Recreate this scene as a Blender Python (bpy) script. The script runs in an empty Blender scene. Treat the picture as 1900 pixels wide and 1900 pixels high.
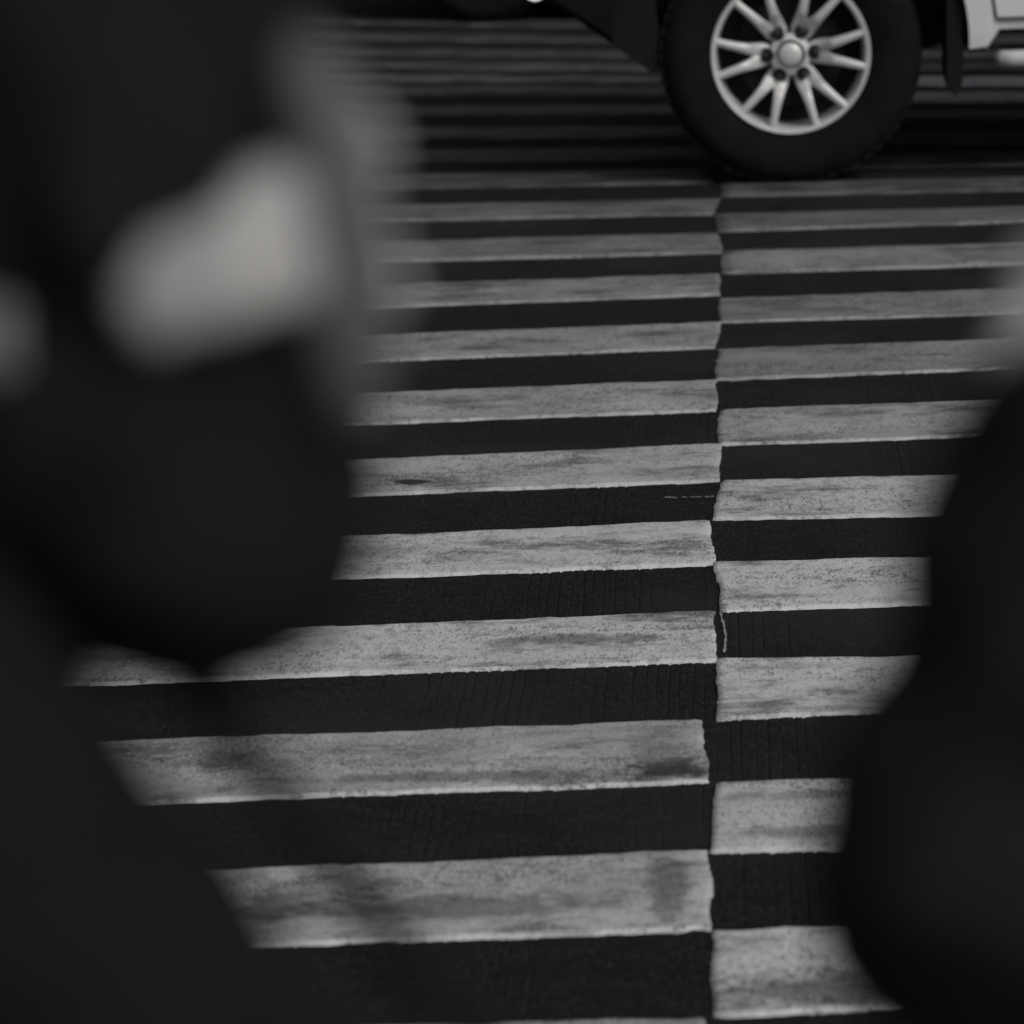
import bpy, bmesh, math, random
import numpy as np
from mathutils import Vector, Matrix

R = math.radians
random.seed(7)
sc = bpy.context.scene

# ------------------------------------------------------------------ camera
cd = bpy.data.cameras.new('camera')
cam = bpy.data.objects.new('camera', cd)
sc.collection.objects.link(cam)
cam.location = (0, 0, 1.55)
cam.matrix_world = (Matrix.Translation((0, 0, 1.55)) @ Matrix.Rotation(R(3.5224), 4, 'Z')
                    @ Matrix.Rotation(R(90 - 12.9544), 4, 'X') @ Matrix.Rotation(R(-2.2), 4, 'Z'))
cd.sensor_width = 36.0
cd.lens = 36.0 * 7000 / 1900
cd.clip_start = 0.05
cd.clip_end = 2000
cd.dof.use_dof = True
cd.dof.focus_distance = 6.35
cd.dof.aperture_fstop = 6.0
cd.dof.aperture_blades = 0
sc.camera = cam

# ------------------------------------------------------------------ sky, sun, exposure
SUN_EL, SUN_AZ = R(40), R(140)          # azimuth from +Y, clockwise seen from above
w = bpy.data.worlds.new('World')
sc.world = w
w.use_nodes = True
nt = w.node_tree
nt.nodes.clear()
sky = nt.nodes.new('ShaderNodeTexSky')
sky.sky_type = 'NISHITA'
sky.sun_disc = False
sky.sun_elevation = SUN_EL
sky.sun_rotation = SUN_AZ
sky.dust_density = 4.0
hsv = nt.nodes.new('ShaderNodeHueSaturation')
hsv.inputs['Saturation'].default_value = 0.22      # grey overcast day
bg = nt.nodes.new('ShaderNodeBackground')
bg.inputs['Strength'].default_value = 0.09
wo = nt.nodes.new('ShaderNodeOutputWorld')
nt.links.new(sky.outputs[0], hsv.inputs['Color'])
nt.links.new(hsv.outputs[0], bg.inputs[0])
nt.links.new(bg.outputs[0], wo.inputs[0])

sd = bpy.data.lights.new('sun', 'SUN')
sun = bpy.data.objects.new('sun', sd)
sc.collection.objects.link(sun)
sd.energy = 1.5
sd.angle = R(18)
sd.color = (1.0, 0.97, 0.93)
sdir = Vector((math.sin(SUN_AZ) * math.cos(SUN_EL), math.cos(SUN_AZ) * math.cos(SUN_EL), math.sin(SUN_EL)))
sun.rotation_euler = sdir.to_track_quat('Z', 'Y').to_euler()

sc.view_settings.view_transform = 'Standard'
sc.view_settings.look = 'None'
sc.view_settings.exposure = -0.70
sc.view_settings.gamma = 1.0
sc.cycles.use_denoising = True
sc.cycles.max_bounces = 6

# ------------------------------------------------------------------ helpers
COL = sc.collection


def tag(o, label=None, cat=None, group=None, kind=None):
    if label: o['label'] = label
    if cat: o['category'] = cat
    if group: o['group'] = group
    if kind: o['kind'] = kind
    return o


def empty(name, loc=(0, 0, 0), rz=0.0):
    o = bpy.data.objects.new(name, None)
    o.empty_display_size = 0.1
    o.location = loc
    o.rotation_euler = (0, 0, rz)
    COL.objects.link(o)
    return o


def obj(name, me, mats=None, parent=None, smooth=False, loc=None):
    if isinstance(me, bmesh.types.BMesh):
        bm = me
        me = bpy.data.meshes.new(name)
        bm.to_mesh(me)
        bm.free()
    o = bpy.data.objects.new(name, me)
    COL.objects.link(o)
    if mats is not None and len(me.materials) == 0:
        for m in (mats if isinstance(mats, (list, tuple)) else [mats]):
            me.materials.append(m)
    if smooth:
        me.polygons.foreach_set('use_smooth', [True] * len(me.polygons))
    if parent: o.parent = parent
    if loc: o.location = loc
    return o


def sharp(me, ang=35):
    try:
        me.set_sharp_from_angle(angle=R(ang))
    except Exception:
        pass


def box(bm, x0, x1, y0, y1, z0, z1, bev=0.0, mat=0):
    vs = [bm.verts.new(v) for v in ((x0, y0, z0), (x1, y0, z0), (x1, y1, z0), (x0, y1, z0),
                                    (x0, y0, z1), (x1, y0, z1), (x1, y1, z1), (x0, y1, z1))]
    fs = [bm.faces.new([vs[i] for i in f]) for f in ((3, 2, 1, 0), (4, 5, 6, 7), (0, 1, 5, 4), (1, 2, 6, 5), (2, 3, 7, 6), (3, 0, 4, 7))]
    for f in fs: f.material_index = mat
    if bev > 0:
        es = list({e for f in fs for e in f.edges})
        bmesh.ops.bevel(bm, geom=es, offset=bev, segments=2, affect='EDGES', profile=0.6)
    return vs


def lathe_y(bm, prof, n=64, c=(0, 0, 0), closed=False, mat=0):
    """profile of (radius, y) spun round the Y axis"""
    rings = []
    for r, y in prof:
        rings.append([bm.verts.new((c[0] + r * math.cos(2 * math.pi * k / n), c[1] + y, c[2] + r * math.sin(2 * math.pi * k / n))) for k in range(n)])
    m = len(rings)
    for i in range(m if closed else m - 1):
        a, b = rings[i], rings[(i + 1) % m]
        for k in range(n):
            f = bm.faces.new((a[k], a[(k + 1) % n], b[(k + 1) % n], b[k]))
            f.material_index = mat
            f.smooth = True
    return rings


def tube(bm, pts, rad, n=12, caps=True):
    pts = [Vector(p) for p in pts]
    rads = rad if isinstance(rad, (list, tuple)) else [rad] * len(pts)
    rings = []
    prev = None
    for i, p in enumerate(pts):
        t = (pts[min(i + 1, len(pts) - 1)] - pts[max(i - 1, 0)]).normalized()
        if prev is None:
            a = t.orthogonal().normalized()
        else:
            a = (prev - t * prev.dot(t)).normalized()
        prev = a
        b = t.cross(a)
        rings.append([bm.verts.new(p + (a * math.cos(2 * math.pi * k / n) + b * math.sin(2 * math.pi * k / n)) * rads[i]) for k in range(n)])
    for i in range(len(rings) - 1):
        for k in range(n):
            f = bm.faces.new((rings[i][k], rings[i][(k + 1) % n], rings[i + 1][(k + 1) % n], rings[i + 1][k]))
            f.smooth = True
    if caps:
        bm.faces.new(rings[0][::-1])
        bm.faces.new(rings[-1])


def fix(bm):
    bmesh.ops.recalc_face_normals(bm, faces=bm.faces)
    return bm


_b = bmesh.new()
bmesh.ops.create_icosphere(_b, subdivisions=2, radius=1.0)
ICO_V = np.array([v.co[:] for v in _b.verts])
ICO_F = np.array([[v.index for v in f.verts] for f in _b.faces])
_b.free()


def blob(chains, voxel, smooth_it=4, offset=(0, 0, 0), wrinkle=0.0):
    """one continuous surface grown over chains of (x, y, z, rx, ry, rz) balls"""
    VV, FF, n0 = [], [], 0
    for ch in chains:
        for i in range(len(ch)):
            a = np.array(ch[i], float)
            b = np.array(ch[min(i + 1, len(ch) - 1)], float)
            d = np.linalg.norm(b[:3] - a[:3])
            n = max(1, int(math.ceil(d / (0.28 * min(a[3:].min(), b[3:].min()) + 1e-6)))) if i < len(ch) - 1 else 1
            for k in range(n):
                v = a + (b - a) * k / n
                VV.append(ICO_V * v[3:] + v[:3])
                FF.append(ICO_F + n0)
                n0 += len(ICO_V)
    me = bpy.data.meshes.new('tmp')
    me.from_pydata(np.vstack(VV).tolist(), [], np.vstack(FF).tolist())
    o = bpy.data.objects.new('tmp', me)
    COL.objects.link(o)
    md = o.modifiers.new('r', 'REMESH')
    md.mode = 'VOXEL'
    md.voxel_size = voxel
    if smooth_it:
        s = o.modifiers.new('s', 'SMOOTH')
        s.factor = 0.5
        s.iterations = smooth_it
    dg = bpy.context.evaluated_depsgraph_get()
    out = bpy.data.meshes.new_from_object(o.evaluated_get(dg))
    bpy.data.objects.remove(o)
    bpy.data.meshes.remove(me)
    co = np.empty(len(out.vertices) * 3)
    out.vertices.foreach_get('co', co)
    co = co.reshape(-1, 3)
    if wrinkle:
        no = np.empty(len(out.vertices) * 3)
        out.vertices.foreach_get('normal', no)
        no = no.reshape(-1, 3)
        u = co[:, 0] * 11 + co[:, 1] * 9
        d = vnoise(u + 40, co[:, 2] * 17 + co[:, 0] * 6) + 0.6 * vnoise(u * 2.3 + 7, co[:, 2] * 48 - co[:, 0] * 22)
        d = d + 0.5 * (1 - np.abs(vnoise(u * 1.1 + 90, co[:, 2] * 30 + co[:, 0] * 16)) * 3).clip(-1, 1)
        co = co + no * (wrinkle * d)[:, None]
    co = co - np.array(offset)
    out.vertices.foreach_set('co', co.ravel())
    out.polygons.foreach_set('use_smooth', [True] * len(out.polygons))
    return out


_rng = np.random.RandomState(11)
_T = _rng.rand(256, 256)


def vnoise(x, y):
    """value noise in -1..1"""
    xi = np.floor(x).astype(int)
    yi = np.floor(y).astype(int)
    fx = x - xi
    fy = y - yi
    fx = fx * fx * (3 - 2 * fx)
    fy = fy * fy * (3 - 2 * fy)
    a = _T[xi % 256, yi % 256]
    b = _T[(xi + 1) % 256, yi % 256]
    c = _T[xi % 256, (yi + 1) % 256]
    d = _T[(xi + 1) % 256, (yi + 1) % 256]
    return 2 * ((a * (1 - fx) + b * fx) * (1 - fy) + (c * (1 - fx) + d * fx) * fy) - 1


# ------------------------------------------------------------------ materials
def mat(name, col=(0.5, 0.5, 0.5), rough=0.6, metal=0.0, spec=0.5, coat=0.0, noise=0.0, nscale=40.0, bump=0.0, bscale=200.0, emit=None):
    m = bpy.data.materials.new(name)
    m.use_nodes = True
    n = m.node_tree.nodes
    l = m.node_tree.links
    p = n['Principled BSDF']
    p.inputs['Base Color'].default_value = (*col, 1)
    p.inputs['Roughness'].default_value = rough
    p.inputs['Metallic'].default_value = metal
    p.inputs['Specular IOR Level'].default_value = spec
    p.inputs['Coat Weight'].default_value = coat
    tc = n.new('ShaderNodeTexCoord')
    if noise > 0:
        t = n.new('ShaderNodeTexNoise')
        t.inputs['Scale'].default_value = nscale
        t.inputs['Detail'].default_value = 6
        l.new(tc.outputs['Object'], t.inputs['Vector'])
        r = n.new('ShaderNodeMapRange')
        r.inputs['From Min'].default_value = 0.3
        r.inputs['From Max'].default_value = 0.7
        r.inputs['To Min'].default_value = 1 - noise
        r.inputs['To Max'].default_value = 1 + noise
        l.new(t.outputs['Fac'], r.inputs['Value'])
        mx = n.new('ShaderNodeVectorMath')
        mx.operation = 'SCALE'
        mx.inputs[0].default_value = col
        l.new(r.outputs[0], mx.inputs['Scale'])
        l.new(mx.outputs[0], p.inputs['Base Color'])
    if bump > 0:
        t2 = n.new('ShaderNodeTexNoise')
        t2.inputs['Scale'].default_value = bscale
        t2.inputs['Detail'].default_value = 4
        l.new(tc.outputs['Object'], t2.inputs['Vector'])
        bp = n.new('ShaderNodeBump')
        bp.inputs['Strength'].default_value = bump
        bp.inputs['Distance'].default_value = 0.002
        l.new(t2.outputs['Fac'], bp.inputs['Height'])
        l.new(bp.outputs[0], p.inputs['Normal'])
    if emit:
        p.inputs['Emission Color'].default_value = (*emit[0], 1)
        p.inputs['Emission Strength'].default_value = emit[1]
    return m


class NB:
    """small node-graph builder"""
    def __init__(s, m):
        s.t = m.node_tree
        s.n = s.t.nodes
        s.l = s.t.links

    def put(s, sock, v):
        if isinstance(v, bpy.types.NodeSocket): s.l.new(v, sock)
        elif v is not None: sock.default_value = v

    def math(s, op, a, b=None, clamp=False):
        k = s.n.new('ShaderNodeMath')
        k.operation = op
        k.use_clamp = clamp
        s.put(k.inputs[0], a)
        s.put(k.inputs[1], b)
        return k.outputs[0]

    def vmath(s, op, a, b=None):
        k = s.n.new('ShaderNodeVectorMath')
        k.operation = op
        s.put(k.inputs[0], a)
        s.put(k.inputs[1], b)
        return k.outputs['Value'] if op in ('LENGTH', 'DISTANCE') else k.outputs[0]

    def noise(s, vec, scale, detail=5, rough=0.55):
        k = s.n.new('ShaderNodeTexNoise')
        k.inputs['Scale'].default_value = scale
        k.inputs['Detail'].default_value = detail
        k.inputs['Roughness'].default_value = rough
        s.put(k.inputs['Vector'], vec)
        return k.outputs['Fac']

    def ramp(s, v, a, b, c=0.0, d=1.0, smooth=True):
        k = s.n.new('ShaderNodeMapRange')
        k.interpolation_type = 'SMOOTHSTEP' if smooth else 'LINEAR'
        s.put(k.inputs['Value'], v)
        k.inputs['From Min'].default_value = a
        k.inputs['From Max'].default_value = b
        k.inputs['To Min'].default_value = c
        k.inputs['To Max'].default_value = d
        return k.outputs['Result']

    def mix(s, f, a, b):
        k = s.n.new('ShaderNodeMix')
        k.data_type = 'RGBA'
        s.put(k.inputs[0], f)
        s.put(k.inputs[6], a)
        s.put(k.inputs[7], b)
        return k.outputs[2]


def asphalt_mat():
    m = bpy.data.materials.new('asphalt')
    m.use_nodes = True
    g = NB(m)
    p = g.n['Principled BSDF']
    pos = g.n.new('ShaderNodeNewGeometry').outputs['Position']
    fine = g.noise(g.vmath('MULTIPLY', pos, (1.0, 0.32, 1.0)), 150, 4, 0.9)
    mid = g.noise(g.vmath('MULTIPLY', pos, (1.2, 1.6, 1.0)), 9, 7, 0.7)
    big = g.noise(pos, 1.3, 4)
    c = g.mix(g.ramp(fine, 0.36, 0.66), (0.0058, 0.0053, 0.0054, 1), (0.0350, 0.0325, 0.0330, 1))
    c = g.mix(g.ramp(mid, 0.45, 0.66, 0, 0.8), c, (0.0125, 0.0117, 0.012, 1))
    c = g.mix(g.ramp(big, 0.45, 0.66, 0, 0.55), c, (0.0345, 0.0315, 0.032, 1))
    vor = g.n.new('ShaderNodeTexVoronoi')                       # scattered pale grit
    vor.inputs['Scale'].default_value = 45
    g.l.new(pos, vor.inputs['Vector'])
    sel = g.n.new('ShaderNodeTexWhiteNoise')
    g.l.new(vor.outputs['Color'], sel.inputs['Vector'])
    speck = g.math('MULTIPLY', g.ramp(vor.outputs['Distance'], 0.10, 0.03), g.ramp(sel.outputs['Value'], 0.955, 0.965))
    c = g.mix(speck, c, (0.22, 0.22, 0.22, 1))
    g.l.new(c, p.inputs['Base Color'])
    p.inputs['Roughness'].default_value = 0.95
    p.inputs['Specular IOR Level'].default_value = 0.08
    bp = g.n.new('ShaderNodeBump')
    bp.inputs['Strength'].default_value = 0.55
    bp.inputs['Distance'].default_value = 0.003
    g.l.new(fine, bp.inputs['Height'])
    g.l.new(bp.outputs[0], p.inputs['Normal'])
    return m


# stains on the painted bars: x, y, half-length x, half-length y, depth
STAINS = [(-0.100, 5.075, 0.065, 0.050, 0.85), (-0.10, 4.57, 0.03, 0.15, 0.62), (-0.38, 4.50, 0.22, 0.05, 0.55), (-0.60, 4.52, 0.05, 0.07, 0.6),
          (-0.75, 5.16, 0.05, 0.06, 0.55), (-0.40, 5.06, 0.25, 0.03, 0.5), (-0.27, 5.79, 0.16, 0.035, 0.6),
          (-0.62, 6.98, 0.028, 0.022, 0.98), (0.09, 4.18, 0.14, 0.06, 0.6), (0.11, 4.78, 0.13, 0.03, 0.5), (0.10, 4.94, 0.14, 0.02, 0.45),
          (-0.64, 6.42, 0.12, 0.05, 0.35), (-0.12, 5.13, 0.05, 0.16, 0.35)]


def paint_mat():
    m = bpy.data.materials.new('road_paint')
    m.use_nodes = True
    g = NB(m)
    p = g.n['Principled BSDF']
    pos = g.n.new('ShaderNodeNewGeometry').outputs['Position']
    oi = g.n.new('ShaderNodeObjectInfo')
    rnd = oi.outputs['Random']
    at = g.n.new('ShaderNodeAttribute')
    at.attribute_name = 'rim'
    rim = at.outputs['Fac']                                      # 0 in the middle of a bar, 1 at its clean raised rim
    shade_dirtA = g.n.new('ShaderNodeAttribute')
    shade_dirtA.attribute_name = 'shade_dirt'
    shade_dirt = shade_dirtA.outputs['Fac']
    seedv = g.vmath('ADD', pos, g.vmath('MULTIPLY', g.vmath('ADD', (0, 0, 0), rnd), (9.0, 5.0, 0.0)))
    streak = g.noise(g.vmath('MULTIPLY', seedv, (1.3, 2.6, 1.0)), 2.8, 8, 0.72)
    cloud = g.noise(g.vmath('MULTIPLY', seedv, (1.0, 1.3, 1.0)), 4.2, 7, 0.68)
    rough = g.noise(g.vmath('MULTIPLY', seedv, (1.0, 2.0, 1.0)), 2.4, 6, 0.65)       # where the top is gritty, where it is smooth
    rough = g.ramp(rough, 0.38, 0.60, 0.30, 1.0)
    grain = g.noise(g.vmath('MULTIPLY', pos, (1.0, 0.28, 1.0)), 210, 3, 0.9)
    grain2 = g.noise(g.vmath('MULTIPLY', pos, (1.0, 0.42, 1.0)), 62, 5, 0.8)
    pits = g.noise(g.vmath('MULTIPLY', pos, (0.8, 0.7, 1.0)), 26, 5, 0.65)
    dash = g.noise(g.vmath('MULTIPLY', seedv, (1.0, 0.9, 1.0)), 16, 5, 0.75)
    tone = g.math('ADD', g.math('MULTIPLY', rnd, 0.30), cloud)
    fr = g.n.new('ShaderNodeAttribute')
    fr.attribute_name = 'fresh'
    c = g.mix(g.ramp(g.math('ADD', tone, fr.outputs['Fac']), 0.45, 1.05), (0.32, 0.325, 0.335, 1), (0.70, 0.70, 0.695, 1))
    c = g.mix(g.ramp(streak, 0.48, 0.66, 0, 0.85), c, (0.10, 0.102, 0.109, 1))
    c = g.mix(g.math('MULTIPLY', g.ramp(dash, 0.60, 0.70), g.math('MULTIPLY', rough, 0.75)), c, (0.06, 0.061, 0.064, 1))
    # speckle where the grit of the road shows through the worn top
    c = g.mix(g.math('MULTIPLY', g.ramp(grain2, 0.51, 0.60), g.math('MULTIPLY', rough, 0.55)), c, (0.085, 0.087, 0.09, 1))
    c = g.mix(g.math('MULTIPLY', g.ramp(grain, 0.53, 0.64), g.math('MULTIPLY', rough, 0.95)), c, (0.055, 0.055, 0.057, 1))
    c = g.mix(g.math('MULTIPLY', g.ramp(grain, 0.46, 0.33), g.math('MULTIPLY', rough, 0.9)), c, (0.68, 0.68, 0.67, 1))
    c = g.mix(g.ramp(pits, 0.70, 0.73, 0, 0.9), c, (0.03, 0.03, 0.032, 1))
    # clean rim
    rimn = g.math('MULTIPLY', g.math('MULTIPLY', g.ramp(rim, 0.30, 0.85), g.ramp(grain2, 0.66, 0.46)), g.ramp(g.noise(seedv, 5.5, 4, 0.6), 0.36, 0.56, 0.25, 1.0))
    c = g.mix(rimn, c, (0.72, 0.72, 0.715, 1))
    # near-black, streaked dimming: far-lane shade put into the paint colour
    c = g.mix(g.math('MULTIPLY', shade_dirt, g.ramp(streak, 0.25, 0.65, 0.75, 1.0)), c, (0.030, 0.0285, 0.029, 1))
    # stains
    wob = g.noise(pos, 26, 5, 0.65)
    for (x, y, rx, ry, k) in STAINS:
        d = g.vmath('MULTIPLY', g.vmath('SUBTRACT', pos, (x, y, 0.004)), (1 / rx, 1 / ry, 0.0))
        d = g.vmath('LENGTH', d)
        d = g.math('ADD', d, g.math('MULTIPLY', g.math('SUBTRACT', wob, 0.5), 2.2))
        c = g.mix(g.ramp(d, 1.25, 0.45 if k < 0.9 else 0.85, 0, k), c, (0.022, 0.022, 0.023, 1))
    g.l.new(c, p.inputs['Base Color'])
    p.inputs['Roughness'].default_value = 0.72
    p.inputs['Specular IOR Level'].default_value = 0.3
    h = g.math('ADD', g.math('MULTIPLY', grain, 0.5), g.math('ADD', grain2, g.math('MULTIPLY', pits, -1.0)))
    bp = g.n.new('ShaderNodeBump')
    bp.inputs['Strength'].default_value = 0.5
    bp.inputs['Distance'].default_value = 0.004
    g.l.new(h, bp.inputs['Height'])
    g.l.new(bp.outputs[0], p.inputs['Normal'])
    return m


M = dict(
    asphalt=asphalt_mat(), paint=paint_mat(),
    concrete=mat('concrete', (0.30, 0.295, 0.285), 0.85, noise=0.25, nscale=3, bump=0.4, bscale=60),
    kerb=mat('kerb_stone', (0.26, 0.255, 0.25), 0.85, noise=0.25, nscale=12, bump=0.4, bscale=90),
    paver=mat('paver', (0.16, 0.155, 0.15), 0.85, noise=0.3, nscale=9, bump=0.4, bscale=120),
    silver=mat('silver_paint', (0.84, 0.84, 0.845), 0.36, metal=0.08, coat=0.6, noise=0.03, nscale=6),
    alloy=mat('alloy', (0.72, 0.72, 0.72), 0.45, metal=0.25, noise=0.06, nscale=25),
    chrome=mat('chrome', (0.80, 0.80, 0.80), 0.16, metal=1.0),
    rubber=mat('tyre_rubber', (0.0115, 0.0115, 0.011), 0.92, spec=0.08, noise=0.2, nscale=20),
    black=mat('black_plastic', (0.009, 0.009, 0.0088), 0.75, spec=0.2, noise=0.15, nscale=12),
    lug=mat('dark_lug', (0.011, 0.011, 0.011), 0.45, metal=0.0),
    disc=mat('brake_disc', (0.014, 0.014, 0.014), 0.8, metal=0.0, spec=0.2),
    glass=mat('dark_glass', (0.012, 0.013, 0.014), 0.08, spec=0.6),
    lens=mat('lamp_lens', (0.75, 0.75, 0.75), 0.12, spec=0.7, emit=((1.0, 0.98, 0.95), 1.6)),
    redlens=mat('tail_lens', (0.20, 0.012, 0.012), 0.2),
    darkpaint=mat('dark_paint', (0.014, 0.014, 0.015), 0.3, coat=0.6, noise=0.05, nscale=6),
    skin=mat('skin', (0.50, 0.494, 0.490), 0.55, noise=0.10, nscale=30, bump=0.15, bscale=300),
    cuff=mat('grey_cuff', (0.125, 0.128, 0.135), 0.9, spec=0.15, noise=0.2, nscale=40, bump=0.4, bscale=400),
    jacket=mat('dark_jacket', (0.0130, 0.0120, 0.0122), 0.9, spec=0.15, noise=0.25, nscale=14, bump=0.4, bscale=500),
    jacket2=mat('black_jacket', (0.0155, 0.0155, 0.0158), 0.9, spec=0.15, noise=0.25, nscale=14, bump=0.4, bscale=500),
    trousers=mat('dark_trousers', (0.018, 0.019, 0.022), 0.9, spec=0.15, noise=0.25, nscale=14),
    hair=mat('black_hair', (0.010, 0.009, 0.009), 0.5, noise=0.3, nscale=90, bump=0.6, bscale=260),
    shoe=mat('shoe', (0.02, 0.02, 0.02), 0.6, noise=0.2, nscale=20),
    bag=mat('bag_cloth', (0.0090, 0.0089, 0.0089), 0.85, spec=0.2, noise=0.3, nscale=20, bump=0.5, bscale=700),
    steel=mat('brushed_steel', (0.45, 0.45, 0.46), 0.4, metal=0.7),
    eye=mat('eye_white', (0.7, 0.7, 0.68), 0.3),
)

# ------------------------------------------------------------------ the road, with its raked grooves
def build_road():
    gx0, gx1, gy0, gy1 = -1.9, 1.1, 3.3, 8.6
    pitch = 0.0185
    ng = int((gx1 - gx0) / pitch)
    offs = np.array([0.0, 0.34, 0.44, 0.50, 0.56, 0.66])         # groove in the middle of each pitch
    dep = np.array([0.0, 0.0, 0.75, 1.0, 0.75, 0.0])
    xs = (np.arange(ng)[:, None] + offs[None, :]).ravel() * pitch + gx0
    ds = np.tile(dep, ng)
    xs += np.repeat(_rng.uniform(-0.0032, 0.0032, ng), 6)
    xs = np.append(xs, gx1)
    ds = np.append(ds, 0.0)
    ys = np.arange(gy0, gy1 + 1e-6, 0.025)
    X, Y = np.meshgrid(xs, ys)
    gi = np.floor((X - gx0) / pitch)
    patch = vnoise(gi * 0.09 + 3.1, Y * 1.05) * 0.7 + vnoise(gi * 0.31 + 9, Y * 2.7 + gi * 0.05) * 0.6
    pergroove = vnoise(gi * 3.7 + 0.5, gi * 0 + 2.5)
    mask = np.clip(1.2 * patch + 0.10 + 0.75 * pergroove, 0, 1)
    edge = np.clip(np.minimum.reduce([X - gx0, gx1 - X, Y - gy0, gy1 - Y]) / 0.15, 0, 1)
    Z = -0.0017 * ds[None, :] * mask * edge
    Z += edge * 0.0007 * vnoise(X * 55, Y * 28)
    wig = edge * (0.004 * vnoise(gi * 0 + 1.5 + gi * 0.05, Y * 2.2) + 0.0007 * vnoise(gi * 1.7, Y * 16))
    X = X + wig
    ny, nx = X.shape
    V = np.stack([X, Y, Z], -1).reshape(-1, 3)
    idx = np.arange(ny * nx).reshape(ny, nx)
    Fq = np.stack([idx[:-1, :-1], idx[:-1, 1:], idx[1:, 1:], idx[1:, :-1]], -1).reshape(-1, 4)
    # the plain sheet round it
    B = 260.0
    KY = 2.6
    ex = [(-B, KY), (gx0, KY), (gx1, KY), (B, KY), (-B, gy0), (gx0, gy0), (gx1, gy0), (B, gy0), (-B, gy1), (gx0, gy1), (gx1, gy1), (B, gy1), (-B, B), (gx0, B), (gx1, B), (B, B)]
    o = len(V)
    V = np.vstack([V, np.array([(x, y, 0) for x, y in ex])])
    q = []
    for r in range(3):
        for c in range(3):
            if r == 1 and c == 1: continue
            a = o + r * 4 + c
            q.append((a, a + 1, a + 5, a + 4))
    Fq = np.vstack([Fq, np.array(q)])
    me = bpy.data.meshes.new('road')
    me.from_pydata(V.tolist(), [], Fq.tolist())
    me.update()
    return obj('road', me, M['asphalt'])


road = tag(build_road(), kind='structure')

# ------------------------------------------------------------------ painted bars of the crossing (children of the road)
# far edge: x, y, slope; near edge: x, y, slope   (bars run along X; slope = dy/dx)
BARS_L = [
    (-0.054, 4.105, 0.051, -0.045, 3.756, 0.050), (-0.050, 4.711, 0.057, -0.048, 4.398, 0.034), (-0.059, 5.318, 0.048, -0.049, 5.018, 0.055),
    (-0.040, 5.960, 0.071, -0.040, 5.657, 0.061), (-0.049, 6.600, 0.082, -0.042, 6.284, 0.062), (-0.035, 7.262, 0.090, -0.035, 6.936, 0.076),
    (-0.039, 7.920, 0.058, -0.041, 7.597, 0.065), (-0.033, 8.615, 0.055, -0.040, 8.303, 0.075), (-0.039, 9.290, 0.024, -0.027, 8.996, 0.060),
    (-0.039, 9.962, -0.021, -0.024, 9.625, -0.021), (-0.028, 10.593, -0.060, -0.045, 10.300, -0.042), (-0.060, 11.204, -0.086, -0.045, 10.910, -0.063),
    (-0.050, 11.700, -0.150, -0.050, 11.440, -0.131), (-0.05, 12.210, -0.20, -0.05, 11.938, -0.195), (-0.05, 12.765, -0.25, -0.05, 12.515, -0.248),
    (-0.05, 13.310, -0.285, -0.05, 13.055, -0.284), (-0.05, 13.640, -0.31, -0.05, 13.450, -0.31), (-0.05, 14.040, -0.335, -0.05, 13.820, -0.333),
    (-0.05, 14.47, -0.37, -0.05, 14.25, -0.36), (-0.05, 15.00, -0.42, -0.05, 14.75, -0.42), (-0.05, 15.60, -0.47, -0.05, 15.32, -0.47)]
BARS_R = [
    (-0.044, 4.398, 0.047, -0.040, 4.106, 0.065), (-0.041, 5.013, 0.063, -0.047, 4.706, 0.026), (-0.038, 5.659, 0.000, -0.041, 5.328, 0.070),
    (-0.041, 6.291, 0.000, -0.035, 5.963, 0.045), (-0.033, 6.936, -0.030, -0.048, 6.613, -0.013), (-0.033, 7.591, 0.060, -0.036, 7.262, 0.036),
    (-0.035, 8.276, 0.049, -0.044, 7.921, 0.065), (-0.033, 8.936, 0.024, -0.027, 8.614, 0.020), (-0.026, 9.652, -0.009, -0.026, 9.304, 0.005),
    (-0.045, 10.300, -0.030, -0.032, 9.988, 0.011), (-0.025, 10.883, -0.044, -0.024, 10.623, -0.053), (-0.014, 11.462, -0.088, -0.015, 11.153, -0.071),
    (-0.013, 12.013, -0.138, -0.014, 11.738, -0.148), (-0.012, 12.573, -0.192, -0.013, 12.329, -0.187), (-0.011, 13.122, -0.250, -0.011, 12.857, -0.259),
    (-0.010, 13.600, -0.277, -0.010, 13.332, -0.270), (-0.009, 14.040, -0.287, -0.009, 13.825, -0.282), (-0.008, 14.489, -0.298, -0.009, 14.261, -0.293),
    (-0.007, 15.049, -0.312, -0.007, 14.804, -0.306)]


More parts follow.
